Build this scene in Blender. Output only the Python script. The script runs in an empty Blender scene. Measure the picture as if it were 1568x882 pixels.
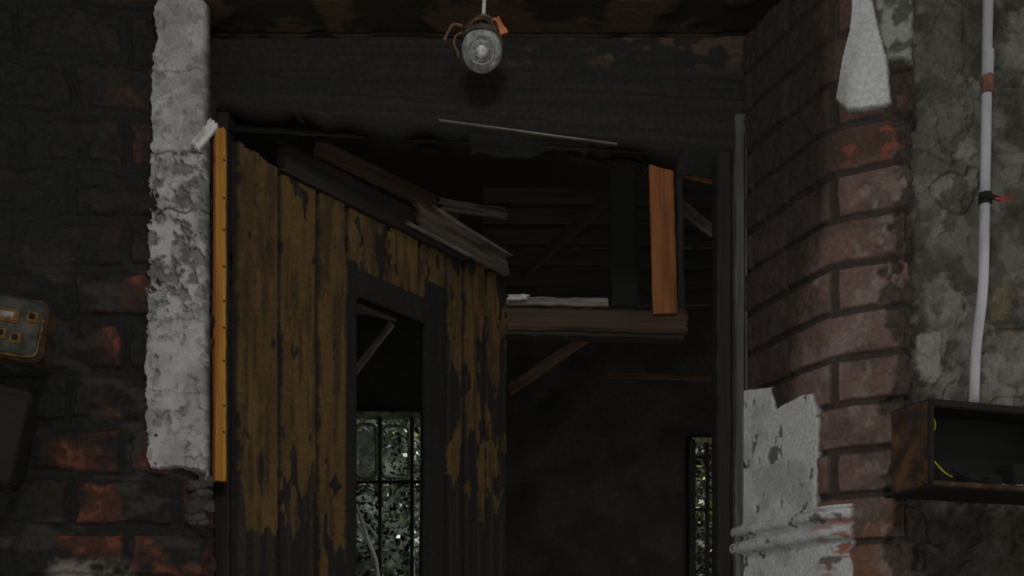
import bpy, math, random
import numpy as np
from mathutils import Vector, Matrix
random.seed(4)
# ---------- image-pixel constants, to place things by image coordinates at a chosen depth: the doorway stands 2 m from the viewpoint, eye height 1.5 m
F=1568.; U0=784.; VH=1000.; EYE=1.5
def XX(u,y): return (u-U0)/F*y
def ZZ(v,y): return EYE+(VH-v)/F*y
def pt(u,v,y): return Vector((XX(u,y),y,ZZ(v,y)))
KEY=0.42
LIFT=0.032
def D(r,g,b,k=KEY):
    o=[]
    for c in (r,g,b):
        c/=255.
        l=c/12.92 if c<=0.04045 else ((c+0.055)/1.055)**2.4
        o.append(max(LIFT,min(0.9,l/k)))
    return np.array(o)
# ---------- numpy noise
_r=np.random.RandomState(7)
TAB=_r.rand(16,256,256)
def vn(x,y,seed=0):
    t=TAB[seed%16]
    xi=np.floor(x).astype(int); yi=np.floor(y).astype(int)
    fx=x-xi; fy=y-yi
    fx=fx*fx*(3-2*fx); fy=fy*fy*(3-2*fy)
    a=t[xi%256,yi%256]; b=t[(xi+1)%256,yi%256]; c=t[xi%256,(yi+1)%256]; d=t[(xi+1)%256,(yi+1)%256]
    return (a*(1-fx)+b*fx)*(1-fy)+(c*(1-fx)+d*fx)*fy
def fbm(x,y,o=4,seed=0,g=0.5):
    s=0;a=1;n=0
    for i in range(o):
        s=s+a*vn(x*2**i+13.7*i,y*2**i+5.1*i,seed+i); n+=a; a*=g
    return s/n
def ss(a,b,x):
    t=np.clip((x-a)/(b-a),0,1); return t*t*(3-2*t)
def mixc(c1,c2,m):
    m=np.asarray(m)[...,None]
    return c1*(1-m)+c2*m
def full(shape,c):
    return np.ones(shape+(1,))*np.asarray(c)
def cracks(x,y,w,seed):
    n=fbm(x,y,3,seed); return 1-ss(0,w,np.abs(n-0.5))
def sdpoly(S,Z,poly):
    P=np.array(poly); n=len(P); d=np.full(S.shape,1e9); ins=np.zeros(S.shape,bool)
    for i in range(n):
        a=P[i]; b=P[(i+1)%n]; e=b-a
        wx=S-a[0]; wz=Z-a[1]
        t=np.clip((wx*e[0]+wz*e[1])/(e@e+1e-12),0,1)
        d=np.minimum(d,np.hypot(wx-t*e[0],wz-t*e[1]))
        c=((a[1]>Z)!=(b[1]>Z))&(S<(b[0]-a[0])*(Z-a[1])/((b[1]-a[1]) if b[1]!=a[1] else 1e-9)+a[0])
        ins^=c
    return np.where(ins,d,-d)
# ---------- materials
def base_mat(name,rough=0.85,spec=0.2,metal=0):
    m=bpy.data.materials.new(name); m.use_nodes=True
    b=m.node_tree.nodes['Principled BSDF']
    b.inputs['Roughness'].default_value=rough
    b.inputs['Specular IOR Level'].default_value=spec
    b.inputs['Metallic'].default_value=metal
    return m,m.node_tree,b
def attr_mat(name,rough=0.9,scale=300,bump=0.3,dist=0.001,var=0.35,spec=0.08):
    m,t,b=base_mat(name,rough,spec); N=t.nodes; L=t.links
    a=N.new('ShaderNodeAttribute'); a.attribute_name='Col'
    tc=N.new('ShaderNodeTexCoord'); n=N.new('ShaderNodeTexNoise'); n.inputs['Scale'].default_value=scale; n.inputs['Detail'].default_value=5
    L.new(tc.outputs['Object'],n.inputs['Vector'])
    mr=N.new('ShaderNodeMapRange'); mr.inputs['From Min'].default_value=0.3; mr.inputs['From Max'].default_value=0.7
    mr.inputs['To Min'].default_value=1-var; mr.inputs['To Max'].default_value=1+var
    L.new(n.outputs['Fac'],mr.inputs['Value'])
    vm=N.new('ShaderNodeVectorMath'); vm.operation='SCALE'
    L.new(a.outputs['Color'],vm.inputs[0]); L.new(mr.outputs[0],vm.inputs['Scale']); L.new(vm.outputs[0],b.inputs['Base Color'])
    bp=N.new('ShaderNodeBump'); bp.inputs['Strength'].default_value=bump; bp.inputs['Distance'].default_value=dist
    L.new(n.outputs['Fac'],bp.inputs['Height']); L.new(bp.outputs[0],b.inputs['Normal'])
    return m
def ramp_mat(name,c1,c2,scale=(40,40,40),rough=0.8,detail=6,lo=0.4,hi=0.6,bump=0.4,metal=0,spec=0.08,dist=0.002,c3=None):
    m,t,b=base_mat(name,rough,spec,metal); N=t.nodes; L=t.links
    tc=N.new('ShaderNodeTexCoord'); mp=N.new('ShaderNodeMapping'); mp.inputs['Scale'].default_value=scale
    n=N.new('ShaderNodeTexNoise'); n.inputs['Scale'].default_value=1; n.inputs['Detail'].default_value=detail; n.inputs['Roughness'].default_value=0.6
    L.new(tc.outputs['Object'],mp.inputs['Vector']); L.new(mp.outputs[0],n.inputs['Vector'])
    r=N.new('ShaderNodeValToRGB'); r.color_ramp.elements[0].position=lo; r.color_ramp.elements[1].position=hi
    r.color_ramp.elements[0].color=(*c1,1); r.color_ramp.elements[1].color=(*c2,1)
    if c3 is not None:
        e=r.color_ramp.elements.new(min(0.98,hi+0.1)); e.color=(*c3,1)
    L.new(n.outputs['Fac'],r.inputs['Fac']); L.new(r.outputs[0],b.inputs['Base Color'])
    bp=N.new('ShaderNodeBump'); bp.inputs['Strength'].default_value=bump; bp.inputs['Distance'].default_value=dist
    L.new(n.outputs['Fac'],bp.inputs['Height']); L.new(bp.outputs[0],b.inputs['Normal'])
    return m
M_plaster=attr_mat('aged_plaster',0.9,220,0.5,0.0012,0.10)
M_brick=attr_mat('sooty_shaded_brick',0.9,160,0.4,0.0012,0.20)  # vertex colours; on the pillar they also hold painted shade
M_paint=attr_mat('peeling_paint_wood',0.85,120,0.3,0.001,0.2)
M_leaf=attr_mat('leaves',0.6,20,0.1,0.001,0.3,0.3)
WG=(5,90,90)
M_darkwood=ramp_mat('dark_wood',D(29,28,25),D(40,37,32),WG)
M_blackwood=ramp_mat('charred_wood',D(22,22,20),D(27,26,24),WG)
M_brownwood=ramp_mat('brown_wood',D(44,36,29),D(57,45,35),WG)
M_midwood=ramp_mat('grey_brown_wood',D(42,38,34),D(82,74,66),WG)
M_orangewood=ramp_mat('fresh_orange_wood',(.54,.23,.045),(.80,.38,.08),(4,120,120),lo=0.35,hi=0.6,bump=0.25)
M_tanwood=ramp_mat('tan_wood',D(82,52,32),D(106,67,40),(5,70,70),bump=0.25)
M_greywood=ramp_mat('weathered_wood',D(66,62,56),D(118,112,104),(8,90,90),lo=0.35,hi=0.7)
M_postpaint=ramp_mat('worn_grey_paint',D(46,46,45),D(84,84,83),(3,60,60),lo=0.38,hi=0.7,bump=0.5)
M_pale=ramp_mat('pale_board',D(130,126,120),D(175,172,166),(20,60,60))
M_rust=ramp_mat('rusty_metal',D(42,36,30),D(80,57,38),(28,28,28),rough=0.8,lo=0.42,hi=0.68,metal=0.1)
M_rustdark=ramp_mat('dark_rust',D(26,25,23),D(38,32,28),(30,30,30),rough=0.85,lo=0.45,hi=0.7)
M_greymetal=ramp_mat('grey_enamel',D(42,43,41),D(66,65,60),(30,30,30),rough=0.7,lo=0.4,hi=0.65,c3=D(88,60,34))
M_orange=ramp_mat('orange_rust_rim',D(58,44,28),D(110,78,40),(60,60,60),rough=0.7)
M_pipe=ramp_mat('white_pvc',D(132,132,137),D(154,154,160),(20,20,8),rough=0.5,bump=0.1)
M_coupling=ramp_mat('brown_coupling',D(80,58,48),D(102,74,61),(60,60,60))
M_black=ramp_mat('black_rubber',D(18,18,18),D(24,24,23),(60,60,60),rough=0.7)
M_red=ramp_mat('red_wire',D(120,48,40),D(145,60,48),(60,60,60))
M_yellow=ramp_mat('yellow_wire',D(150,134,34),D(175,152,44),(60,60,60))
M_globe=ramp_mat('frosted_glass_globe',D(98,100,100),D(140,141,140),(60,60,60),rough=0.35,spec=0.4,bump=0.15)
M_lens=ramp_mat('lamp_lens',D(75,76,76),D(120,120,118),(130,130,130),rough=0.35,spec=0.4)
M_lensc=ramp_mat('lamp_lens_centre',D(130,130,128),D(165,165,161),(130,130,130),rough=0.35,spec=0.4)
M_rubble=attr_mat('rubble',0.9,200,0.5,0.001,0.2)
# ---------- mesh helpers
def link(o): bpy.context.scene.collection.objects.link(o)
def grid_obj(name,X,Y,Z,C,mat,keep=None,solid=0.0,smooth=True):
    n,m=X.shape
    co=np.stack([X,Y,Z],-1).reshape(-1,3)
    idx=np.arange(n*m).reshape(n,m)
    q=np.stack([idx[:-1,:-1],idx[1:,:-1],idx[1:,1:],idx[:-1,1:]],-1).reshape(-1,4)
    if keep is not None:
        k=(keep[:-1,:-1]&keep[1:,:-1]&keep[1:,1:]&keep[:-1,1:]).reshape(-1); q=q[k]
        used=np.zeros(n*m,bool); used[q.reshape(-1)]=True
        rm=np.cumsum(used)-1; co=co[used]; q=rm[q]; Cf=C.reshape(-1,3)[used]
    else: Cf=C.reshape(-1,3)
    me=bpy.data.meshes.new(name)
    me.vertices.add(len(co)); me.vertices.foreach_set('co',co.astype(np.float32).ravel())
    me.loops.add(len(q)*4); me.loops.foreach_set('vertex_index',q.astype(np.int32).ravel())
    me.polygons.add(len(q)); me.polygons.foreach_set('loop_start',np.arange(0,len(q)*4,4,dtype=np.int32))
    me.polygons.foreach_set('loop_total',np.full(len(q),4,np.int32))
    me.update(calc_edges=True)
    at=me.color_attributes.new('Col','FLOAT_COLOR','POINT')
    at.data.foreach_set('color',np.concatenate([np.clip(Cf,0,1),np.ones((len(Cf),1))],1).astype(np.float32).ravel())
    me.polygons.foreach_set('use_smooth',np.full(len(q),smooth))
    me.materials.append(mat)
    o=bpy.data.objects.new(name,me); link(o)
    if solid:
        s=o.modifiers.new('thick','SOLIDIFY'); s.thickness=solid; s.offset=-1
    return o
def empty(name,loc=(0,0,0)):
    e=bpy.data.objects.new(name,None); e.location=loc; e.empty_display_size=0.05; link(e); return e
def adopt(o,e):
    o.parent=e; o.matrix_parent_inverse=Matrix.Translation(-Vector(e.location))
def board(name,a,b,width,thick,n,mat,parent=None,ragged=0.0,taper=1.0,warp=0.0015,seed=0):
    a=Vector(a);b=Vector(b);n=Vector(n); L=(b-a).length
    ax=(b-a).normalized(); ay=n.cross(ax).normalized(); az=ax.cross(ay).normalized()
    NX=max(8,int(L/0.02)); NW=8; rnd=random.Random(seed+len(name)*7+int(L*1000))
    vs=[];fs=[]
    j0=[rnd.random()*ragged for _ in range(NW+1)]; j1=[rnd.random()*ragged for _ in range(NW+1)]
    wl=[rnd.uniform(-1,1)*warp for _ in range(NX+1)]; wr=[rnd.uniform(-1,1)*warp for _ in range(NX+1)]
    ch=min(width,thick)*0.15
    for lay in (0,1):
        for i in range(NX+1):
            t=i/NX
            for j in range(NW+1):
                s=j/NW; x0=j0[j]; x1=L-j1[j]
                w=width*(1+(taper-1)*t)
                y=(s-0.5)*w+(wl[i] if j==0 else 0)+(wr[i] if j==NW else 0)
                z=thick/2*(1 if lay else -1)
                if j in (0,NW): z-=ch*(1 if lay else -1)
                vs.append((x0+(x1-x0)*t,y,z))
    K=(NX+1)*(NW+1)
    def id(l,i,j): return l*K+i*(NW+1)+j
    for i in range(NX):
        for j in range(NW):
            fs.append((id(1,i,j),id(1,i+1,j),id(1,i+1,j+1),id(1,i,j+1)))
            fs.append((id(0,i,j),id(0,i,j+1),id(0,i+1,j+1),id(0,i+1,j)))
        fs.append((id(0,i,0),id(0,i+1,0),id(1,i+1,0),id(1,i,0)))
        fs.append((id(0,i,NW),id(1,i,NW),id(1,i+1,NW),id(0,i+1,NW)))
    for j in range(NW):
        fs.append((id(0,0,j),id(1,0,j),id(1,0,j+1),id(0,0,j+1)))
        fs.append((id(0,NX,j),id(0,NX,j+1),id(1,NX,j+1),id(1,NX,j)))
    me=bpy.data.meshes.new(name); me.from_pydata(vs,[],fs); me.update(); me.materials.append(mat)
    o=bpy.data.objects.new(name,me); link(o)
    R=Matrix((ax,ay,az)).transposed().to_4x4()
    mw=Matrix.Translation(a)@R
    o.matrix_basis=mw
    if parent: adopt(o,parent)
    return o
def boxp(name,size,loc,mat,parent=None,rotz=0,roty=0,bev=0.002,rotx=0):
    import bmesh
    bm=bmesh.new(); bmesh.ops.create_cube(bm,size=1)
    bmesh.ops.scale(bm,vec=size,verts=bm.verts)
    if bev: bmesh.ops.bevel(bm,geom=bm.edges[:],offset=min(bev,min(size)*0.3),segments=2,affect='EDGES')
    me=bpy.data.meshes.new(name); bm.to_mesh(me); bm.free(); me.materials.append(mat)
    o=bpy.data.objects.new(name,me); link(o); o.location=loc; o.rotation_euler=(rotx,roty,rotz)
    if parent: adopt(o,parent)
    return o
def tube(name,pts,r,mat,parent=None,radii=None,smooth=True):
    cu=bpy.data.curves.new(name,'CURVE'); cu.dimensions='3D'; cu.bevel_depth=r; cu.bevel_resolution=4; cu.use_fill_caps=True
    sp=cu.splines.new('NURBS' if smooth else 'POLY'); sp.points.add(len(pts)-1)
    for i,p in enumerate(pts):
        sp.points[i].co=(*p,1)
        if radii: sp.points[i].radius=radii[i]
    if smooth: sp.use_endpoint_u=True; sp.order_u=3
    cu.materials.append(mat)
    o=bpy.data.objects.new(name,cu); link(o)
    if parent: adopt(o,parent)
    return o
def lathe(name,prof,loc,mat,parent=None,axis='Z',seg=40,rotx=0):
    vs=[];fs=[];n=len(prof)
    for i in range(seg):
        a=2*math.pi*i/seg
        for r,h in prof:
            if axis=='Z': vs.append((r*math.cos(a),r*math.sin(a),h))
            else: vs.append((r*math.cos(a),h,r*math.sin(a)))
    for i in range(seg):
        for j in range(n-1):
            fs.append((i*n+j,((i+1)%seg)*n+j,((i+1)%seg)*n+j+1,i*n+j+1))
    me=bpy.data.meshes.new(name); me.from_pydata(vs,[],fs); me.update()
    for p in me.polygons: p.use_smooth=True
    me.materials.append(mat); o=bpy.data.objects.new(name,me); link(o); o.location=loc; o.rotation_euler=(rotx,0,0)
    if parent: adopt(o,parent)
    return o
def zarr(fine0,top,step,low=0.0):
    return np.concatenate([np.linspace(low,fine0,30)[:-1],np.arange(fine0,top,step),[top]])
def brick(S,Z,L,H,mort,seed,z0=0.0,wob=0.004):
    S=S+(fbm(S*25,Z*25,2,seed)-.5)*2*wob; Z=Z-z0+(fbm(S*18+9,Z*18,2,seed+1)-.5)*2*wob
    row=np.floor(Z/H); off=(row%2)*0.5*L
    col=np.floor((S+off)/L)
    fs=(S+off)-col*L; fz=Z-row*H
    d=np.minimum(np.minimum(fs,L-fs),np.minimum(fz,H-fz))
    m=ss(mort/2,mort/2+0.005,d)
    rid=TAB[seed%16][(row.astype(int)*7)%256,(col.astype(int)*13)%256]
    return m,rid,row
CEIL=2.70
# =============== LEFT WALL
def path_pts(P,step,win):
    P=np.array(P,float); seg=np.hypot(*np.diff(P,axis=0).T); c=np.concatenate([[0],np.cumsum(seg)])
    s=np.arange(0,c[-1],step); x=np.interp(s,c,P[:,0]); y=np.interp(s,c,P[:,1])
    if win>1:
        k=np.ones(win)/win
        xp=np.pad(x,win//2,mode='edge'); yp=np.pad(y,win//2,mode='edge')
        xp[:win//2]=x[0]-(x[1]-x[0])*np.arange(win//2,0,-1); yp[:win//2]=y[0]-(y[1]-y[0])*np.arange(win//2,0,-1)
        xp[-(win//2):]=x[-1]+(x[-1]-x[-2])*np.arange(1,win//2+1); yp[-(win//2):]=y[-1]+(y[-1]-y[-2])*np.arange(1,win//2+1)
        x=np.convolve(xp,k,'valid')[:len(s)]; y=np.convolve(yp,k,'valid')[:len(s)]
    tx=np.gradient(x);ty=np.gradient(y);l=np.hypot(tx,ty)
    return s,x,y,ty/l,-tx/l
def s_of_u(s,x,y,u):
    k=(u-U0)/F; i=int(np.argmin(np.abs(x/y-k))); return s[i],y[i]
def topoly(path,pp):
    s,x,y=path[:3]; o=[]
    for u,v in pp:
        si,yi=s_of_u(s,x,y,u); o.append((si,ZZ(v,yi)))
    return o
lp=path_pts([(-1.75,1.77),(-.665,1.90),(-.592,1.905),(-.583,2.06)],0.0025,9)
s,x,y,nx,ny=lp
z=zarr(1.5,CEIL+.02,0.0025)
S,Z=np.meshgrid(s,z,indexing='ij')
m,rid,row=brick(S,Z,0.19,0.095,0.016,2,z0=0.02,wob=0.009)
rough=fbm(S*30,Z*30,5,3); big=fbm(S*6,Z*6,3,5)
H=m*0.010+(rid-.5)*0.010+(rough-.5)*0.022*(0.5+m)+(big-.5)*0.02
dark=full(S.shape,D(27,27,26)); C=mixc(dark,D(37,35,32),ss(.5,.7,rough)*0.8)
C=mixc(C,D(22,22,21),1-m)
sr,_=s_of_u(s,x,y,180)
near=ss(sr-.04,sr+.01,S)
Zv=lambda v:ZZ(v,1.88)
lowz=(1-ss(Zv(690),Zv(650),Z))*ss(s_of_u(s,x,y,60)[0],s_of_u(s,x,y,110)[0],S)
rmask=np.clip(near*(1-ss(Zv(420),Zv(390),Z))*.9+lowz+near*.3*(Z<Zv(60)),0,1)*m*ss(.40,.58,fbm(S*14,Z*14,4,8))*ss(.05,.5,rid)
C=mixc(C,D(60,40,33),rmask)
C=mixc(C,D(88,54,42),rmask*ss(.60,.68,fbm(S*60,Z*60,3,9))*0.8)
gw=ss(.57,.66,fbm(S*12+4,Z*30,4,10))*(1-ss(Zv(450),Zv(350),Z))
C=mixc(C,D(48,47,45),gw*0.7*(1-rmask))
bl=(1-ss(Zv(866),Zv(850),Z+(rough-.5)*.07))*ss(s_of_u(s,x,y,60)[0],s_of_u(s,x,y,100)[0],S)*(1-ss(s_of_u(s,x,y,180)[0],s_of_u(s,x,y,215)[0],S)); C=mixc(C,D(100,95,90),bl*ss(.3,.55,rough)*0.9); H=H+bl*0.02
H=np.where(S>s_of_u(s,x,y,322)[0],H*0.15,H)
grid_obj('wall_left',x[:,None]+nx[:,None]*H,y[:,None]+ny[:,None]*H,Z,C,M_brick)
# =============== PLASTER COLUMN (left jamb)
zb=ZZ(724,1.875)
zz=np.arange(zb-.012,CEIL+.005,0.0012); NT=140
T=np.linspace(0,1,NT)
T,Z=np.meshgrid(T,zz,indexing='ij')
vv=VH-(Z-EYE)*F/1.875
ul=np.interp(vv[0],[0,30,60,130,220,300,430,560,600,700,722],[240,236,239,232,233,230,229,224,226,226,235])
XL=(ul-U0)/F*1.875
XL=XL[None,:]+ (fbm(Z*40,Z*0,3,1)-.5)*0.010+(vn(Z*160,Z*0,2)-.5)*0.004
XR=-0.561; RR=.022
yback=1.925; yfr=1.872
t2=np.clip((T-.1)/.58,0,1); t3=np.clip((T-.68)/.32,0,1)
xf=np.where(T<.1,XL,XL+(XR-RR-XL)*t2)
yf=np.where(T<.1,yback+(yfr-yback)*np.clip(T/.1,0,1),yfr)
ang=np.clip(t3/.6,0,1)*math.pi/2
xf=np.where(T>.68,XR-RR+RR*np.sin(ang),xf)
yf=np.where(T>.68,yfr+RR*(1-np.cos(ang))+np.clip((t3-.6)/.4,0,1)*.045,yf)
xf=xf-np.where(T>.9,(T-.9)*.12,0)
zone=ss(ZZ(510,1.875),ZZ(440,1.875),Z)*(1-ss(ZZ(240,1.875),ZZ(225,1.875),Z))
zone2=np.clip(zone+.40*(Z<ZZ(500,1.875))+.18,0,1)
fl=fbm(xf*45,Z*45,4,3); f2=fbm(xf*120,Z*120,3,6); f3=fbm(xf*28+3,Z*22,3,12)
# broken-out chips with a raised curled lip around them
cf=fbm(xf*62+8,Z*50+3,4,9)
th=.60-.055*zone
chip=ss(th,th+.012,cf)
lip=ss(th-.035,th-.004,cf)*(1-chip)
cf2=fbm(xf*34+1,Z*26+7,4,12); th2=.60-.03*zone2
chip2=ss(th2,th2+.01,cf2); lip2=ss(th2-.03,th2-.003,cf2)*(1-chip2)
h=(fl-.5)*.007+(f2-.5)*.004*(.4+zone*1.5)
h+= (lip*.006-chip*.006)*(.25+.9*zone) + (lip2*.005-chip2*.0055)*(.3+zone2*.8)
crk=0
for vc,w in ((108,1),(236,1.6),(322,2.0),(490,.8),(600,.6)):
    zc=ZZ(vc,1.875)+(fbm(xf*30,Z*0+vc,3,4)-.5)*.02
    c_=(1-ss(0,.003,np.abs(Z-zc))); h-= .005*w*c_; crk=np.maximum(crk,c_*w*.4)
front=np.where(T>.1,1,T/.1)*np.where(T>.88,.2,1)
endz=ss(zb+.004,zb+.012,Z+ (fbm(xf*60,xf*0,3,8)-.5)*.014)
yf=yf-h*front; yf=np.where(endz<1,yf+(1-endz)*.05*(T<.8),yf)
C=full(Z.shape,D(136,136,137))
C=mixc(C,D(110,109,107),ss(.4,.7,fbm(xf*18,Z*14,4,7))*.8)
C=mixc(C,D(86,84,80),chip*.7*(.2+zone)+chip2*.35*(1-chip))
C=mixc(C,D(84,82,78),ss(.6,.7,fbm(xf*80,Z*70,3,2))*.5)
C=mixc(C,D(50,48,46),np.clip(crk,0,1)*.8)
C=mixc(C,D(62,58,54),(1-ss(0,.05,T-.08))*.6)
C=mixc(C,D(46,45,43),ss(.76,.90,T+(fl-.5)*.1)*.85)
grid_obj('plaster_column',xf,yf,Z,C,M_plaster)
# =============== RIGHT BRICK PILLAR
rp=path_pts([(.452,2.04),(.455,1.99),(.542,1.748),(.652,1.68),(.668,1.70),(.672,1.80)],0.002,15)
s,x,y,nx,ny=rp
z=zarr(1.5,CEIL+.02,0.002)
S,Z=np.meshgrid(s,z,indexing='ij')
sc=s_of_u(s,x,y,1280)[0]
s1365=s_of_u(s,x,y,1362)[0]
Hc=.078; zr=2.232
m,rid,row=brick(S-sc+2.4*0.5,Z,0.24,Hc,0.006,4,z0=zr-40*Hc,wob=0.003)
rowc=((row.astype(int))%2==0)
jd=np.abs(S-sc+.004); m=np.minimum(m,np.where(rowc,ss(.002,.008,jd),1))
rough=fbm(S*40,Z*40,5,3); big=fbm(S*7,Z*7,3,5)
H=m*.008+(rid-.5)*.006+(rough-.5)*.010*(.6+.4*m)
brk=ss(-.004,.012,S-s1365+(fbm(S*30,Z*22,4,6)-.5)*.09)
H=H-brk*.012+(fbm(S*60,Z*60,4,9)-.5)*.02*brk
cA=D(82,66,61);cB=D(94,82,78);cC=D(74,55,49)
C=mixc(full(S.shape,cA),cB,ss(.42,.68,fbm(S*25,Z*12,4,7)))
C=mixc(C,cC,ss(.6,.9,rid)*.4)
C=mixc(C,D(56,48,44),ss(.52,.66,fbm(S*18+4,Z*26,5,1))*.5)
red=ss(ZZ(275,1.72),ZZ(235,1.72),Z); C=mixc(C,D(58,44,39),red*.85)
rspot=red*(1-ss(ZZ(205,1.72),ZZ(180,1.72),Z))*ss(.60,.68,fbm(S*50,Z*60,3,2))*ss(sc,sc+.02,S); C=mixc(C,D(106,58,46),rspot*.7)
low=1-ss(ZZ(775,1.72),ZZ(755,1.72),Z); C=mixc(C,D(86,62,48),low*ss(.4,.6,rough)*.8)
C=mixc(C,D(42,39,37),(1-m)*.9)
C=mixc(C,D(116,112,108),ss(.60,.76,fbm(S*70,Z*60,4,13))*.35*m*(1-red)*ss(sc-.01,sc+.06,S))
C=mixc(C,D(42,40,38),ss(.35,.8,brk)*.75)
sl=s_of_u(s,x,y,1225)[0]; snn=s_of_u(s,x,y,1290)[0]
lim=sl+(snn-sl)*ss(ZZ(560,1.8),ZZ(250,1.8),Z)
painted_shade=1-ss(-.05,.03,S-lim+(fbm(S*12,Z*12,4,8)-.5)*.06)
painted_shade=np.maximum(painted_shade,.75*ss(ZZ(190,1.75),ZZ(160,1.75),Z)*(S<sc))
C=mixc(C,D(34,32,30),painted_shade*.84)  # shade of the pillar's upper left face, painted into the brick colour
pj=(fbm(S*60,Z*60,3,8)-.5)*.006
P1=topoly(rp,[(1130,600),(1188,592),(1196,626),(1232,606),(1252,604),(1263,640),(1258,786),(1200,798),(1130,812)])
d1=sdpoly(S,Z,P1)+pj; k1=ss(0,.0025,d1)
fine=fbm(S*90,Z*90,4,5)
wh=mixc(full(S.shape,D(148,150,152)),D(128,129,129),ss(.4,.7,fbm(S*16,Z*16,4,11)))
hole=ss(.70,.74,fbm(S*55+3,Z*44,3,15)); wh=mixc(wh,D(52,50,48),hole*.8)
wh=mixc(wh,D(84,82,79),cracks(S*9,Z*9,.005,3)*.5)
H=H*(1-k1)+k1*(.013+(fine-.5)*.0012+(big-.5)*.004-hole*.004)
C=mixc(C,wh,k1)
zm0=1.690; zm1=1.752; sm=s_of_u(s,x,y,1312)[0]
inm=ss(0,.003,sm-S+(fbm(Z*60,Z*0+3,3,2)-.5)*.012)
band=((Z>zm0)&(Z<zm1)).astype(float)*inm
tz=np.clip((Z-zm0)/(zm1-zm0),0,1)
prof=np.where(tz<.42,.016+.014*np.sqrt(np.clip(1-((tz-.21)/.21)**2,0,1)),np.where(tz<.55,.013,np.where(tz<.9,.018+.010*np.sqrt(np.clip(1-((tz-.725)/.175)**2,0,1)),.016)))
H=np.where(band>0,H*(1-band)+band*(prof+(fine-.5)*.0012),H)
rm=ss(sc-.05,sc+.01,S)
cm=mixc(wh,D(112,68,56),rm*ss(.50,.60,fbm(S*30,Z*90,4,12))*.8)
C=mixc(C,cm,band)
bel=(Z<=zm0).astype(float)*ss(0,.003,sm-S+(fbm(S*30,Z*30,4,2)-.5)*.02)
H=H*(1-bel)+bel*(.013+(fine-.5)*.002); C=mixc(C,cm,bel)
P2=topoly(rp,[(1320,-60),(1334,-20),(1344,30),(1358,90),(1366,160),(1352,170),(1324,178),(1300,176),(1280,155),(1291,95),(1303,50),(1312,-60)])
d2=sdpoly(S,Z,P2)+(fbm(S*50,Z*30,3,8)-.5)*.002; k2=ss(0,.002,d2)
zc=ZZ(178,1.72); s0_=s_of_u(s,x,y,1280)[0]; s1_=s_of_u(s,x,y,1366)[0]
tt_=np.clip((S-s0_)/(s1_-s0_),0,1); dn=np.clip(1-(Z-zc)/.15,0,1)
bul=.006+.004*dn+.020*np.sin(np.pi*tt_)*(.35+.65*dn)
H=H*(1-k2)+k2*(bul+(fine-.5)*.001)
w2=mixc(full(S.shape,D(146,147,148)),D(126,126,125),ss(.4,.7,fbm(S*16,Z*9,3,1)))
C=mixc(C,w2,k2)
P3=topoly(rp,[(1338,-60),(1380,-60),(1381,70),(1386,160),(1370,166),(1358,90),(1346,40)])
d3=sdpoly(S,Z,P3)+(fbm(S*50,Z*30,3,8)-.5)*.004; k3=ss(-.002,.003,d3)*(1-k2)
H=H*(1-k3)+k3*(.001+(fbm(S*50,Z*50,4,3)-.5)*.004); C=mixc(C,mixc(full(S.shape,D(108,110,105)),D(66,66,62),ss(.45,.6,rough)),k3)
fade=ss(0,.03,S)
H=H*fade
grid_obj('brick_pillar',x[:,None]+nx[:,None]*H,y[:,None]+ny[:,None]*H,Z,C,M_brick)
# =============== RIGHT WALL
wp=path_pts([(.655,1.735),(1.75,2.0)],0.0022,1)
s,x,y,nx,ny=wp
z=zarr(1.5,CEIL+.02,0.0022)
S,Z=np.meshgrid(s,z,indexing='ij')
big=fbm(S*8,Z*8,4,5); md=fbm(S*22,Z*22,5,3); fi=fbm(S*70,Z*70,4,6)
layer=ss(.50,.515,fbm(S*10+2,Z*9,5,9)); lay2=ss(.53,.54,fbm(S*17+7,Z*15,5,12))
H=(big-.5)*.018+(md-.5)*.014+layer*.005+lay2*.004+(fi-.5)*.009
ck=cracks(S*6+3,Z*6,.008,10)*ss(.5,.6,fbm(S*4,Z*4,2,1))
H-=ck*.005
C=mixc(full(S.shape,D(64,63,57)),D(84,83,76),ss(.4,.62,md))
C=mixc(C,D(116,115,109),layer*.25*ss(.45,.6,fi)+lay2*.25)
sx=s_of_u(s,x,y,1500)[0]
C=mixc(C,D(92,80,60),ss(sx-.03,sx+.05,S)*(1-ss(ZZ(430,1.75),ZZ(330,1.75),Z))*ss(.4,.6,big)*.8)
C=mixc(C,D(38,37,34),ss(.56,.64,fbm(S*26+5,Z*30,4,2))*.5)
C=mixc(C,D(30,29,27),ck*.7)
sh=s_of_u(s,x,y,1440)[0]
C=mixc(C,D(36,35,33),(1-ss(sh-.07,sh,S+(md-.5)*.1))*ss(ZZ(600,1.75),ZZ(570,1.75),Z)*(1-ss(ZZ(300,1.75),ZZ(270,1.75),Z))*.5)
P4=topoly(wp,[(1398,512),(1440,505),(1442,560),(1430,590),(1402,585)])
k4=ss(0,.003,sdpoly(S,Z,P4)+(md-.5)*.02); C=mixc(C,D(112,112,106),k4*.8); H+=k4*.003
P5=topoly(wp,[(1405,-40),(1470,-40),(1478,200),(1440,265),(1392,262),(1408,120)])
k5=ss(0,.003,sdpoly(S,Z,P5)+(md-.5)*.03); H+=k5*.006
C=mixc(C,D(60,61,54),k5*.6)
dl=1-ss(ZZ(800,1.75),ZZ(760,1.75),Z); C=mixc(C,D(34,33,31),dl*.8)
grid_obj('wall_right',x[:,None]+nx[:,None]*H,y[:,None]+ny[:,None]*H,Z,C,M_brick)
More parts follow.
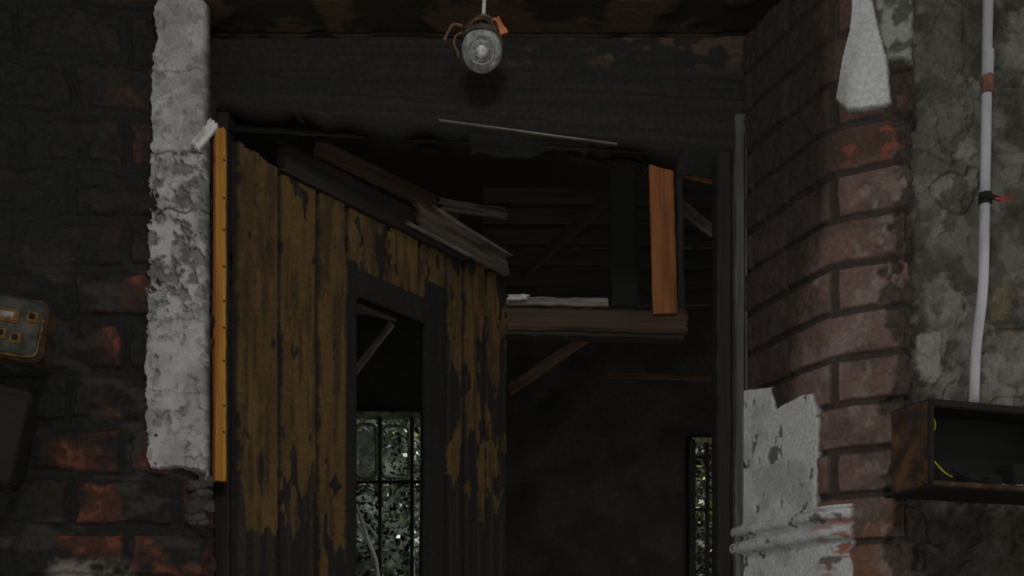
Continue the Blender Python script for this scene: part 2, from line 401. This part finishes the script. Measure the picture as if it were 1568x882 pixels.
# =============== CEILING
xs=np.arange(-1.8,1.8,.01); ys=np.concatenate([np.linspace(-1.0,1.5,40)[:-1],np.arange(1.5,2.03,.004)])
A,B=np.meshgrid(xs,ys,indexing='ij')
n1=fbm(A*9,B*9,4,3); pl=(np.abs(((B*1.0)/.11)%1-.5)>.47)
Zc=CEIL-(ss(.5,.52,n1)*.003)+pl*.003
C=mixc(full(A.shape,D(40,37,33)),D(70,55,42),ss(.52,.60,n1)*.8); C=mixc(C,D(28,27,25),pl*1.)
grid_obj('ceiling',A,B,Zc,C,M_paint)
# =============== HEADER over the door
xs=np.linspace(-.60,.47,400); t=np.linspace(0,1,140)
A,T=np.meshgrid(xs,t,indexing='ij')
zbt=2.563+(2.482-2.563)*(A+.56)/.96
Zh=zbt+(CEIL+.01-zbt)*T
gr=fbm(A*5,T*26,3,6)
pe=ss(.55,.57,fbm(A*12+3,T*4,5,2))*ss(.62,.75,T)*ss(-.15,.0,A)
yy=1.985+.010*ss(.40,.42,T)+(gr-.5)*.003+.004*(1-ss(0,.012,np.abs(T-.74)))-pe*.003
C=mixc(full(A.shape,D(30,28,25)),D(36,33,29),ss(.45,.65,gr))
C=mixc(C,D(60,48,38),pe*ss(.4,.6,fbm(A*30,T*12,3,5))*.8)
grid_obj('wall_header',A,yy,Zh,C,M_paint,solid=0.10)
# =============== DOOR FRAME
fr=empty('door_frame',(0,2.0,0))
N=(0,-1,0)
board('jamb_left',(-.571,2.035,0.0),(-.571,2.035,2.57),.030,.05,N,M_darkwood,fr)
board('jamb_right_inner',(XX(1110,2.0),2.03,0.0),(XX(1110,2.0),2.03,2.52),.030,.06,N,M_darkwood,fr)
board('jamb_right_outer',(XX(1130,2.0),2.0,0.0),(XX(1130,2.0),2.0,2.54),.020,.05,N,M_postpaint,fr,warp=.001)
board('jamb_right_bead',(XX(1140,1.985),1.985,0.0),(XX(1140,1.985),1.985,2.5),.009,.02,N,M_postpaint,fr,warp=.0008)
board('transom_beam',pt(773,491,2.10),pt(1052,497,2.10),.046,.045,N,M_brownwood,fr,ragged=.006)
board('transom_beam_lower_lip',pt(773,512,2.11),pt(1045,519,2.11),.012,.04,N,M_darkwood,fr)
board('transom_post',pt(1011,224,2.075),pt(1018,482,2.075),.049,.018,N,M_tanwood,fr,warp=.0006)
board('transom_post_rebate',pt(1038,232,2.10),pt(1042,490,2.10),.014,.03,N,M_darkwood,fr)
board('transom_back_post',pt(955,262,2.6),pt(957,470,2.6),.07,.03,N,M_blackwood,fr)
board('header_edge_batten',pt(672,184,1.968),pt(945,221,1.968),.0022,.006,N,M_greywood,fr,warp=.0003)
bt=empty('wooden_batten',(-.57,2.0,2.2))
board('strip',pt(337.5,738,1.965),pt(337.5,197,1.965),.0205,.014,N,M_orangewood,bt,ragged=.004,warp=.0006)
board('edge_lath',pt(328,738,1.962),pt(329,215,1.962),.004,.012,N,M_tanwood,bt,warp=.0006)
rs=random.Random(3)
for i in range(9):
    q=pt(343,250+i*52+rs.uniform(-10,10),1.956)
    lathe('nail_%d'%i,[(0,-.002),(.0014,-.0015),(.0014,.003)],q,M_black,bt,axis='Y',seg=10)
sb=board('broken_splinter',pt(296,228,1.855),pt(331,186,1.855),.019,.010,(.3,-1,.3),M_pale,None,ragged=.010); sb.name='broken_wood_splinter'
# =============== DOOR LEAF (open inwards)
door=empty('door_1',(-.553,2.02,0))
dx,dy=.579,.815
L=.915; s=np.arange(0,L,.0020); z=zarr(1.5,2.56,.0024,low=.03)
S,Z=np.meshgrid(s,z,indexing='ij')
jw=(fbm(Z*8,S*0,3,4)-.5)*.004
edges=[.0,.112,.217,.305,.44,.552,.655,.725,.815,.915]
pid=np.zeros(S.shape); gd=np.full(S.shape,1.)
for i,e in enumerate(edges):
    gd=np.minimum(gd,np.abs(S-e-jw)); pid=np.where(S>e+jw,i,pid)
pid=pid.astype(int)
H=.012*ss(.003,.007,gd)+TAB[2][(pid*31)%256,3]*.004
grain=fbm(S*110,Z*4,3,5)
H+=(grain-.5)*.0018
pb=np.array([1.795,1.84,1.72,2.36,2.36,2.30,1.98,1.86,2.00,2.1])[np.clip(pid,0,9)]
nn=fbm(S*34+1,Z*9,5,9)
pm=nn+np.clip((Z-pb)*2.0,-.4,.32)
paint=ss(.50,.510,pm)
paint=paint*(1-ss(.74,.75,fbm(S*34+4,Z*15+3,4,13)))
paint=np.where(pid>=6,paint*ss(.46,.475,fbm(S*26+9,Z*8,5,3)),paint)
edgepeel=ss(.0045,.006,gd+(fbm(S*10,Z*30,3,2)-.5)*.012)
paint=paint*edgepeel
H+=paint*.0014
Cp=mixc(full(S.shape,D(80,62,37)),D(64,50,32),ss(.35,.7,fbm(S*10,Z*4,4,1)))
Cp=mixc(Cp,D(50,41,29),ss(.40,.68,fbm(S*90,Z*9,3,8))*.75)
Cp=mixc(Cp,D(88,70,45),ss(.6,.7,fbm(S*70,Z*24,3,12))*.35)
Cb=mixc(full(S.shape,D(34,32,29)),D(44,40,35),ss(.5,.7,grain))
C=mixc(Cb,Cp,paint*.94); C=mixc(C,D(22,21,20),1-ss(.003,.006,gd))
def strip(mask,h,col):
    global H,C
    H=np.where(mask,h+(grain-.5)*.002,H); C=np.where(mask[...,None],col+0*C,C)
cd=mixc(full(S.shape,D(28,27,25)),D(36,33,29),ss(.45,.65,grain))
strip((S>.296)&(S<.335)&(Z<2.37),.020,cd); strip((S>.562)&(S<.640)&(Z<2.40),.022,cd)
strip((S>.296)&(S<.61)&(Z>2.285)&(Z<2.352),.026,cd)
keep=~((S>.330)&(S<.565)&(Z<2.292)&(Z>.9))
keep&=~((Z>2.50+(vn(S*40,S*0,3)-.5)*.02))
gapm=(pid>=4)&(pid<=5)&(Z>2.36)&(gd<.006); keep&=~gapm
nxl,nyl=dy,-dx
leaf=grid_obj('planks',-.553+dx*S+nxl*H,2.02+dy*S+nyl*H,Z,C,M_paint,keep=keep,solid=.02)
adopt(leaf,door)
def lf(s_,z_,h=0): return Vector((-.553+dx*s_+nxl*h,2.02+dy*s_+nyl*h,z_))
nl=(nxl,nyl,0)
board('top_rail',lf(.10,2.516,.02),lf(.72,2.520,.02),.062,.022,nl,M_darkwood,door,ragged=.02)
board('broken_rail_end',lf(.50,2.538,.035),lf(.90,2.528,.035),.062,.014,nl,M_midwood,door,ragged=.03,warp=.003)
board('rail_top_splinter',lf(.56,2.571,.036),lf(.90,2.556,.036),.012,.018,nl,M_greywood,door,ragged=.04,warp=.002,taper=.5)
board('rail_bottom_edge',lf(.46,2.500,.045),lf(.72,2.498,.045),.006,.01,nl,M_greywood,door,ragged=.02)
board('lock_rail',lf(.30,1.30,.03),lf(.64,1.30,.03),.14,.02,nl,M_darkwood,door)
# =============== transom bits
tb=empty('pale_transom_strip',(0,2.4,2.2))  # pale strip over the transom beam, modelled as thin boards
board('pale_board',pt(775,461,2.45),pt(932,463,2.45),.018,.012,N,M_greywood,tb,ragged=.004)
board('pale_chip',pt(774,455,2.42),pt(812,455,2.42),.012,.01,N,M_pale,tb,ragged=.012)
cl=empty('collapsed_ceiling_laths',(0,3,2.8))
board('lath_1',pt(662,312,2.75),pt(785,330,2.85),.03,.02,N,M_midwood,cl,ragged=.03)
board('lath_2',pt(1038,312,2.3),pt(1094,358,2.3),.026,.015,N,M_midwood,cl)
board('lath_3',pt(1032,264,2.4),pt(1092,279,2.4),.008,.012,N,M_tanwood,cl)
board('lath_4',pt(778,600,3.0),pt(900,515,3.0),.03,.02,N,M_brownwood,cl)
board('lath_5',pt(930,575,3.2),pt(1098,578,3.2),.02,.02,N,M_brownwood,cl)
board('lath_6',pt(541,572,3.2),pt(600,495,3.2),.022,.02,N,M_greywood,cl)
board('lath_7',pt(541,470,3.3),pt(606,490,3.3),.03,.02,N,M_greywood,cl,taper=.3)
board('lath_8',pt(480,225,2.7),pt(700,330,3.0),.05,.02,N,M_brownwood,cl)
board('lath_9',pt(800,420,2.9),pt(990,250,2.6),.03,.02,N,M_darkwood,cl)
M_siding=ramp_mat('grey_siding',D(34,34,32),D(44,42,39),WG)
for i in range(6):
    board('siding_%d'%i,pt(740,300+i*32,3.0),pt(1100,305+i*30,3.0),.052,.015,(0,-1,.25),M_siding,cl)
# =============== INNER ROOM SHELL
WB=4.2
def wallquad(name,X0,X1,Y0,Y1,Z0,Z1,n,mat_c,holes=(),solid=0):
    a=np.linspace(0,1,n); zz=np.linspace(Z0,Z1,n)
    T,Zq=np.meshgrid(a,zz,indexing='ij'); Xq=X0+(X1-X0)*T; Yq=Y0+(Y1-Y0)*T
    nse=fbm((Xq+Yq)*8,Zq*8,4,4)
    C=mixc(full(T.shape,mat_c*.85),mat_c*1.25,ss(.4,.7,nse))
    keep=np.ones(T.shape,bool)
    for (xa,xb,za,zb_) in holes: keep&=~((Xq>xa)&(Xq<xb)&(Zq>za)&(Zq<zb_))
    return grid_obj(name,Xq,Yq+(nse-.5)*.02*(Y0==Y1),Zq,C,M_paint,keep=keep)
dkc=D(42,41,39)
w1=(XX(530,WB),XX(665,WB),1.0,ZZ(636,WB)); w2=(XX(1058,WB),XX(1180,WB),1.0,ZZ(675,WB))
wallquad('wall_back',-2.2,2.2,WB,WB,0,3.2,420,dkc,holes=(w1,w2))
wallquad('wall_inner_left',-2.2,-2.2,2.1,WB,0,3.2,60,dkc)
wallquad('wall_inner_right',2.2,2.2,2.1,WB,0,3.2,60,dkc)
wallquad('wall_partition_left',-2.2,-.60,2.12,2.12,0,3.2,60,dkc)
wallquad('wall_partition_right',.47,2.2,2.12,2.12,0,3.2,60,dkc)
A,B=np.meshgrid(np.linspace(-2.2,2.2,60),np.linspace(2.1,WB,60),indexing='ij')
grid_obj('ceiling_inner',A,B,3.2+(fbm(A*5,B*5,3,2)-.5)*.03,full(A.shape,D(40,38,35)),M_paint)
A,B=np.meshgrid(np.linspace(-2.2,2.2,90),np.linspace(-1.5,WB,120),indexing='ij')
grid_obj('floor',A,B,(fbm(A*5,B*5,4,2)-.5)*.02,mixc(full(A.shape,D(66,60,52)),D(90,82,72),fbm(A*12,B*12,4,3)),M_paint)
# windows
M_frame=ramp_mat('old_window_paint',D(74,80,62),D(118,124,98),(20,20,20))
M_dust=bpy.data.materials.new('dusty_glass'); M_dust.use_nodes=True
t=M_dust.node_tree; b=t.nodes['Principled BSDF']; b.inputs['Base Color'].default_value=(.6,.65,.6,1); b.inputs['Roughness'].default_value=.5
tr=t.nodes.new('ShaderNodeBsdfTransparent'); mx=t.nodes.new('ShaderNodeMixShader'); nz=t.nodes.new('ShaderNodeTexNoise'); nz.inputs['Scale'].default_value=9
mr=t.nodes.new('ShaderNodeMapRange'); mr.inputs['To Min'].default_value=.35; mr.inputs['To Max'].default_value=.9
t.links.new(nz.outputs['Fac'],mr.inputs['Value']); t.links.new(mr.outputs[0],mx.inputs['Fac'])
t.links.new(tr.outputs[0],mx.inputs[1]); t.links.new(b.outputs[0],mx.inputs[2]); t.links.new(mx.outputs[0],t.nodes['Material Output'].inputs['Surface'])
def window(name,w,muls,rails,panes):
    e=empty(name,((w[0]+w[1])/2,WB,2.0)); xa,xb,za,zb_=w
    board('frame_left',(xa,WB,za),(xa,WB,zb_),.03,.06,N,M_darkwood,e); board('frame_right',(xb,WB,za),(xb,WB,zb_),.05,.06,N,M_frame,e)
    board('frame_top',(xa,WB,zb_),(xb,WB,zb_),.02,.06,N,M_frame,e); board('frame_sill',(xa,WB,za),(xb,WB,za),.05,.12,N,M_frame,e)
    for i,u in enumerate(muls): board('mullion_%d'%i,(XX(u,WB),WB,za),(XX(u,WB),WB,zb_),.014,.03,N,M_darkwood,e)
    for i,v in enumerate(rails): board('glazing_bar_%d'%i,(xa,WB-.002,ZZ(v,WB)),(xb,WB-.002,ZZ(v,WB)),.010,.03,N,M_darkwood,e)
    for i,(ua,ub,va,vb) in enumerate(panes):
        cx0,cx1,z0,z1=XX(ua,WB),XX(ub,WB),ZZ(vb,WB),ZZ(va,WB); r=.03
        pts=[]
        for (cx,cz,a0) in ((cx1-r,z1-r,0),(cx0+r,z1-r,90),(cx0+r,z0+r,180),(cx1-r,z0+r,270)):
            for k in range(5):
                a=math.radians(a0+k*22.5); pts.append((cx+r*math.cos(a),WB-.03,cz+r*math.sin(a)))
        pts.append(pts[0]); tube('pane_rim_%d'%i,pts,.006,M_frame,e,smooth=False)
        if i==0:
            me=bpy.data.meshes.new('pane_%d'%i); me.from_pydata([tuple(p) for p in pts[:-1]],[],[tuple(range(len(pts)-1))]); me.materials.append(M_dust)
            o=bpy.data.objects.new('pane_%d'%i,me); link(o); adopt(o,e)
window('window_1',w1,(582,631),(738,),((546,578,652,734),(586,627,655,734)))
window('window_2',w2,(1083,),(700,780),())
# =============== GARDEN
def leaves(name,n,box,seed,pal,size,thr=.40):
    r=np.random.RandomState(seed); x0,x1,y0,y1,z0,z1=box
    c=np.stack([r.uniform(x0,x1,n),r.uniform(y0,y1,n),r.uniform(z0,z1,n)],1)
    dens=fbm(c[:,0]*3,c[:,2]*3,3,6); k=dens>thr; c=c[k]; n=len(c)
    a=r.normal(size=(n,3)); a/=np.linalg.norm(a,axis=1)[:,None]
    b=r.normal(size=(n,3)); b-=a*(a*b).sum(1)[:,None]; b/=np.linalg.norm(b,axis=1)[:,None]
    sz=r.uniform(.4,1,n)[:,None]*size
    V=np.stack([c-a*sz,c+b*sz*.5-a*sz*.1,c+a*sz,c-b*sz*.5-a*sz*.1],1)
    pi=r.choice(len(pal),n,p=[p[1] for p in pal]); col=np.array([p[0] for p in pal])[pi]*r.uniform(.7,1.3,n)[:,None]
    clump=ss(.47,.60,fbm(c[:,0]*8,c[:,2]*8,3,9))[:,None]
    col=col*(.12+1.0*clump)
    me=bpy.data.meshes.new(name); me.from_pydata(V.reshape(-1,3).tolist(),[],np.arange(n*4).reshape(n,4).tolist()); me.update()
    at=me.color_attributes.new('Col','FLOAT_COLOR','POINT'); cc=np.repeat(np.clip(col,0,1),4,0)
    at.data.foreach_set('color',np.concatenate([cc,np.ones((n*4,1))],1).astype(np.float32).ravel())
    me.materials.append(M_leaf); o=bpy.data.objects.new(name,me); link(o); return o
pal=[(np.array([.02,.03,.02]),.58),(np.array([.06,.09,.05]),.22),(np.array([.8,.82,.78]),.15),(np.array([.2,.24,.08]),.05)]
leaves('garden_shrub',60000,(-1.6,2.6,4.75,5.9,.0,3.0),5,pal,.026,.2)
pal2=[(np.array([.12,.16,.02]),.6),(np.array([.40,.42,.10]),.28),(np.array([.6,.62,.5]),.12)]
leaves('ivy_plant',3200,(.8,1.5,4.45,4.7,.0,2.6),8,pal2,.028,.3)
A,Zg=np.meshgrid(np.linspace(-4,5,200),np.linspace(-.1,4.5,120),indexing='ij')
ng=fbm(A*4,Zg*4,4,3); grid_obj('garden_hedge',A,6.5-ng*.4,Zg,mixc(full(A.shape,np.array([.010,.014,.008])),np.array([.03,.04,.02]),ss(.4,.7,fbm(A*20,Zg*20,4,5))),M_leaf)
A,B=np.meshgrid(np.linspace(-4,5,40),np.linspace(WB,6.5,30),indexing='ij')
grid_obj('ground_garden',A,B,-.02+fbm(A*4,B*4,3,3)*.03,full(A.shape,np.array([.05,.06,.03])),M_leaf)
br=empty('dead_branch',(-.6,4.4,1.9))
M_bark=ramp_mat('bleached_bark',(.7,.7,.66),(.88,.88,.85),(40,40,40))
yb=4.12
tube('stem',[pt(541,766,yb),pt(556,800,yb),pt(563,830,yb),pt(574,850,yb),pt(579,880,yb),pt(582,930,yb),pt(580,1560,yb)],.008,M_bark,br,radii=[.4,.9,1,1,1,1.1,1.4])
tube('twig_1',[pt(556,800,yb),pt(566,806,yb),pt(577,822,yb)],.005,M_bark,br)
tube('twig_2',[pt(543,795,yb),pt(552,808,yb),pt(564,832,yb)],.005,M_bark,br)
tube('twig_3',[pt(630,690,4.45),pt(632,760,4.45),pt(631,820,4.45),pt(634,890,4.45),pt(634,1500,4.45)],.006,M_bark,br)
# =============== CEILING LAMP
ly=1.86; c=pt(738,77,ly)
lamp=empty('ceiling_lamp',c)
R=.037
prof=[(R*math.sin(a)*1.0,-R*math.cos(a)*1.0) for a in np.linspace(0,math.pi*.86,24)]
lathe('glass_globe',prof,c,M_globe,lamp)
tilt=math.atan2(c.z-EYE,c.y)
for i,(r0,dp) in enumerate(((.022,.0305),(.011,.0365))):
    lathe('lens_ring_%d'%i,[(r0+.0024*math.cos(a),-dp+.0024*math.sin(a)) for a in np.linspace(0,2*math.pi,10)],c,M_lens,lamp,axis='Y',rotx=tilt)
lathe('lens_disc',[(0,-.0395),(.006,-.0385),(.009,-.036)],c,M_lensc,lamp,axis='Y',rotx=tilt)
lathe('lens_hollow',[(.010,-.0366),(.014,-.0362),(.019,-.0330),(.020,-.031)],c,M_lens,lamp,axis='Y',rotx=tilt)
lathe('metal_collar',[(.030,.020),(.0365,.018),(.0375,.024),(.032,.030),(.026,.034),(.014,.040),(.010,.050),(.004,.052),(0,.052)],c,M_greymetal,lamp)
tube('stem',[c+Vector((.003,0,.05)),c+Vector((.003,0,.07)),c+Vector((.005,0,CEIL-c.z))],.0036,M_pale,lamp)
tube('loose_wire_left',[c+Vector((-.028,-.01,.026)),c+Vector((-.045,-.02,.020)),c+Vector((-.052,-.02,.0)),c+Vector((-.040,-.02,-.018)),c+Vector((-.043,-.02,-.024))],.0020,M_coupling,lamp)
tube('hanging_strip',[c+Vector((-.034,-.012,.036)),c+Vector((-.050,-.01,.045)),c+Vector((-.060,-.01,.03)),c+Vector((-.068,-.01,.012))],.0026,M_coupling,lamp)
tube('cage_wire_1',[c+Vector((-.034,-.012,.018)),c+Vector((-.02,-.034,.034)),c+Vector((.008,-.036,.038)),c+Vector((.030,-.022,.022)),c+Vector((.038,-.01,.004))],.003,M_rust,lamp)
tube('cage_wire_2',[c+Vector((-.030,-.018,.03)),c+Vector((-.006,-.03,.048)),c+Vector((.022,-.024,.044)),c+Vector((.034,-.01,.03))],.0026,M_greymetal,lamp)
for k in range(4):
    a=-.5+k*.45; tube('cage_rib_%d'%k,[c+Vector((.04*math.sin(a)*.4,-.01,.05)),c+Vector((.037*math.sin(a),-.034,.036)),c+Vector((.040*math.sin(a),-.03,.018))],.002,M_rust,lamp)
M_oplastic=ramp_mat('orange_plastic',D(124,72,52),D(165,98,72),(60,60,60))
board('orange_bracket',c+Vector((.024,-.022,.046)),c+Vector((.042,-.018,.018)),.016,.004,(.3,-1,.2),M_oplastic,lamp,ragged=.003)
# =============== PIPE
pp=empty('conduit_pipe',pt(1508,300,1.73))
def q(u,v,yy=1.738): return pt(u,v,yy)
tube('pipe',[q(1514,-60),q(1513,0),q(1511,100),q(1510,200),q(1508,300),q(1507,380),q(1505,450),q(1497,510),q(1493,550),q(1492,600,1.73),q(1491,618,1.70)],.0085,M_pipe,pp)
tube('coupling_sleeve',[q(1513,78,1.736),q(1512,116,1.736)],.0098,M_pipe,pp,smooth=False)
tube('brown_coupling',[q(1512,118,1.736),q(1512,143,1.736)],.0105,M_coupling,pp,smooth=False)
tube('black_strap',[q(1508.5,296,1.736),q(1508.5,312,1.736)],.0108,M_black,pp,smooth=False)
tube('strap_tail',[q(1500,302,1.733),q(1512,300,1.722),q(1524,303,1.728),q(1531,304,1.735)],.004,M_black,pp)
for i,dv in enumerate((-3,2,6)):
    tube('red_wire_%d'%i,[q(1522,304,1.725),q(1535,303+dv*.6,1.723),q(1547,303+dv,1.722),q(1553,300+dv*1.4,1.723)],.0009,M_red,pp)
tube('orange_seal',[q(1492,600,1.728),q(1491,616,1.712)],.0102,M_coupling,pp,smooth=False)
# =============== ELECTRICAL BOX
a18=math.atan2(1,3.1)
fx,fy=.638,1.568
eb=empty('electrical_box',(fx,fy,1.8)); ux=Vector((math.cos(a18),math.sin(a18),0)); uy=Vector((-math.sin(a18),math.cos(a18),0))
def e(a,b_,zz): v=Vector((fx,fy,0))+ux*a+uy*b_; v.z=zz; return v
z0,z1=1.752,1.888; W=.30; Dp=.085
boxp('back',(W,.004,z1-z0),e(W/2,Dp,(z0+z1)/2),M_black,eb,rotz=a18)
boxp('top',(W,Dp,.005),e(W/2,Dp/2,z1),M_rustdark,eb,rotz=a18)
boxp('bottom',(W+.03,Dp+.03,.005),e(W/2,Dp/2-.012,z0),M_rustdark,eb,rotz=a18)
boxp('side_left',(.005,Dp,z1-z0),e(0,Dp/2,(z0+z1)/2),M_rust,eb,rotz=a18)
boxp('side_right',(.005,Dp,z1-z0),e(W,Dp/2,(z0+z1)/2),M_rustdark,eb,rotz=a18)
boxp('rim_top',(W,.006,.012),e(W/2,0,z1-.004),M_rustdark,eb,rotz=a18)
boxp('rim_bottom',(W+.03,.006,.008),e(W/2,-.028,z0+.003),M_rust,eb,rotz=a18)
boxp('rim_left',(.010,.006,z1-z0),e(.004,0,(z0+z1)/2),M_rustdark,eb,rotz=a18)
boxp('terminal_block',(.07,.03,.03),e(.15,.06,1.775),M_black,eb,rotz=a18)
boxp('fuse_holder',(.03,.03,.04),e(.22,.06,1.79),M_black,eb,rotz=a18)
tube('yellow_wire_1',[e(.018,.01,1.797),e(.022,0,1.784),e(.032,0,1.776),e(.048,.005,1.773)],.0012,M_yellow,eb)
tube('yellow_wire_2',[e(.022,.02,1.868),e(.032,.02,1.862),e(.036,.03,1.85)],.0012,M_yellow,eb)
tube('dark_wire',[e(.07,.03,1.79),e(.10,.01,1.768),e(.14,.02,1.775),e(.16,.06,1.79)],.002,M_rustdark,eb)
boxp('torn_tab',(.03,.004,.012),e(-.02,-.01,z0+.012),M_rust,eb,rotz=a18+.5,roty=.3)
def crumbs(name,cen,rad,n,cols,size,seed):
    import bmesh
    bm=bmesh.new(); r=random.Random(seed); cl=bm.verts.layers.float_color.new('Col')
    for i in range(n):
        res=bmesh.ops.create_icosphere(bm,subdivisions=2,radius=1)
        sc=size*r.uniform(.4,1.2); off=Vector((r.uniform(-1,1)*rad[0],r.uniform(-1,1)*rad[1],r.uniform(0,1)*rad[2])); col=r.choice(cols); k=r.random()*9
        for v in res['verts']:
            nn=.6+.8*vn(np.array([v.co.x*2+k]),np.array([v.co.y*2+v.co.z*2]),3)[0]
            v.co=Vector((v.co.x*sc*nn*1.3,v.co.y*sc*nn,v.co.z*sc*nn*.8))+off; v[cl]=(*col,1)
    me=bpy.data.meshes.new(name); bm.to_mesh(me); bm.free(); me.materials.append(M_rubble)
    o=bpy.data.objects.new(name,me); link(o); o.location=cen; return o
crumbs('plaster_crumbs',e(.15,-.012,z0+.004),(.04,.01,.006),14,[D(130,128,120),D(100,94,88)],.005,3)
crumbs('plaster_rubble',pt(306,805,1.895),(.012,.008,.08),40,[D(48,47,44),D(60,59,56)],.012,5)
# =============== METER BOX (left)
mb=empty('meter_box',pt(20,505,1.74))
def rounded(name,w,h,d,r,loc,mat,parent,rot):
    import bmesh
    bm=bmesh.new(); pts=[]
    for cx,cz,a0 in ((w/2-r,h/2-r,0),(-w/2+r,h/2-r,90),(-w/2+r,-h/2+r,180),(w/2-r,-h/2+r,270)):
        for k in range(7): a=math.radians(a0+k*15); pts.append((cx+r*math.cos(a),cz+r*math.sin(a)))
    vf=[bm.verts.new((p[0],-d/2,p[1])) for p in pts]; f=bm.faces.new(vf)
    ex=bmesh.ops.extrude_face_region(bm,geom=[f]); bmesh.ops.translate(bm,vec=(0,d,0),verts=[v for v in ex['geom'] if isinstance(v,bmesh.types.BMVert)])
    bmesh.ops.recalc_face_normals(bm,faces=bm.faces)
    bmesh.ops.bevel(bm,geom=[e_ for e_ in bm.edges if abs(e_.verts[0].co.y-e_.verts[1].co.y)<1e-6],offset=min(d*.25,.003),segments=2,affect='EDGES')
    me=bpy.data.meshes.new(name); bm.to_mesh(me); bm.free(); me.materials.append(mat)
    o=bpy.data.objects.new(name,me); link(o); o.location=loc; o.rotation_euler=rot; adopt(o,parent); return o
rot=(0,math.radians(8),math.radians(10)); MR=Matrix.Rotation(rot[2],4,'Z')@Matrix.Rotation(rot[1],4,'Y')
c0=pt(2,503,1.77)
def mm(a,b_,cc): return c0+(MR@Vector((a,b_,cc)))
rounded('case',.158,.108,.05,.016,mm(0,0,0),M_rust,mb,rot)
rounded('face_plate',.146,.096,.012,.013,mm(0,-.027,0),M_greymetal,mb,rot)
rounded('window_rim',.036,.022,.010,.004,mm(.018,-.034,.016),M_orange,mb,rot)
rounded('window_pane',.028,.015,.010,.003,mm(.018,-.036,.016),M_lens,mb,rot)
for i,(a,cc) in enumerate(((.012,-.016),(.036,-.020),(-.012,-.014),(.058,.02))):
    rounded('socket_rim_%d'%i,.018,.018,.010,.003,mm(a,-.034,cc),M_orange,mb,rot)
    rounded('socket_%d'%i,.010,.010,.010,.002,mm(a,-.037,cc),M_black,mb,rot)
tube('rust_edge',[mm(-.08,-.03,-.048),mm(.0,-.03,-.049),mm(.062,-.03,-.048),mm(.073,-.03,-.037),mm(.074,-.03,.02)],.0022,M_orange,mb)
lb=empty('fuse_box',pt(10,650,1.76))
rounded('case',.10,.17,.05,.01,pt(-6,668,1.78),M_rustdark,lb,(0,math.radians(12),math.radians(10)))
rounded('cover',.085,.15,.01,.01,pt(-8,668,1.75),M_rustdark,lb,(0,math.radians(12),math.radians(10)))
tube('conduit',[pt(-10,560,1.79),pt(-8,590,1.79),pt(-6,610,1.79)],.008,M_rustdark,lb)
# =============== LIGHT
def area(name,loc,target,power,size,col=(1,1,1)):
    l=bpy.data.lights.new(name,'AREA'); l.energy=power; l.size=size; l.color=col
    o=bpy.data.objects.new(name,l); link(o); o.location=loc
    o.rotation_euler=(Vector(target)-Vector(loc)).to_track_quat('-Z','Y').to_euler(); return o
area('added_overhead_key',(.0,.30,2.62),(.0,1.9,2.05),5.2,.25,(1,.985,.96))  # added unseen key just under the ceiling, placed to rake the relief
area('daylight_garden',(.2,4.55,4.4),(.1,5.3,1.8),150,1.6,(.97,1,.97))
pl_=bpy.data.lights.new('added_interior_fill','POINT'); pl_.energy=9; pl_.shadow_soft_size=.6; pl_.color=(1,1,.94)  # added fill, out of view, lifts the blacks in the inner room
o=bpy.data.objects.new('added_interior_fill',pl_); link(o); o.location=(1.3,3.0,1.6)
w=bpy.data.worlds.new('w'); bpy.context.scene.world=w; w.use_nodes=True
w.node_tree.nodes['Background'].inputs[0].default_value=(1,1,.93,1); w.node_tree.nodes['Background'].inputs[1].default_value=.34
# =============== CAMERA
cam=bpy.data.cameras.new('camera'); cam.lens=36; cam.sensor_width=36; cam.shift_y=(VH-441)/F; cam.clip_start=.05
co=bpy.data.objects.new('camera',cam); link(co); co.location=(0,0,EYE); co.rotation_euler=(math.radians(90),0,0)
bpy.context.scene.camera=co
try:
    bpy.context.scene.view_settings.view_transform='Standard'
except Exception: pass
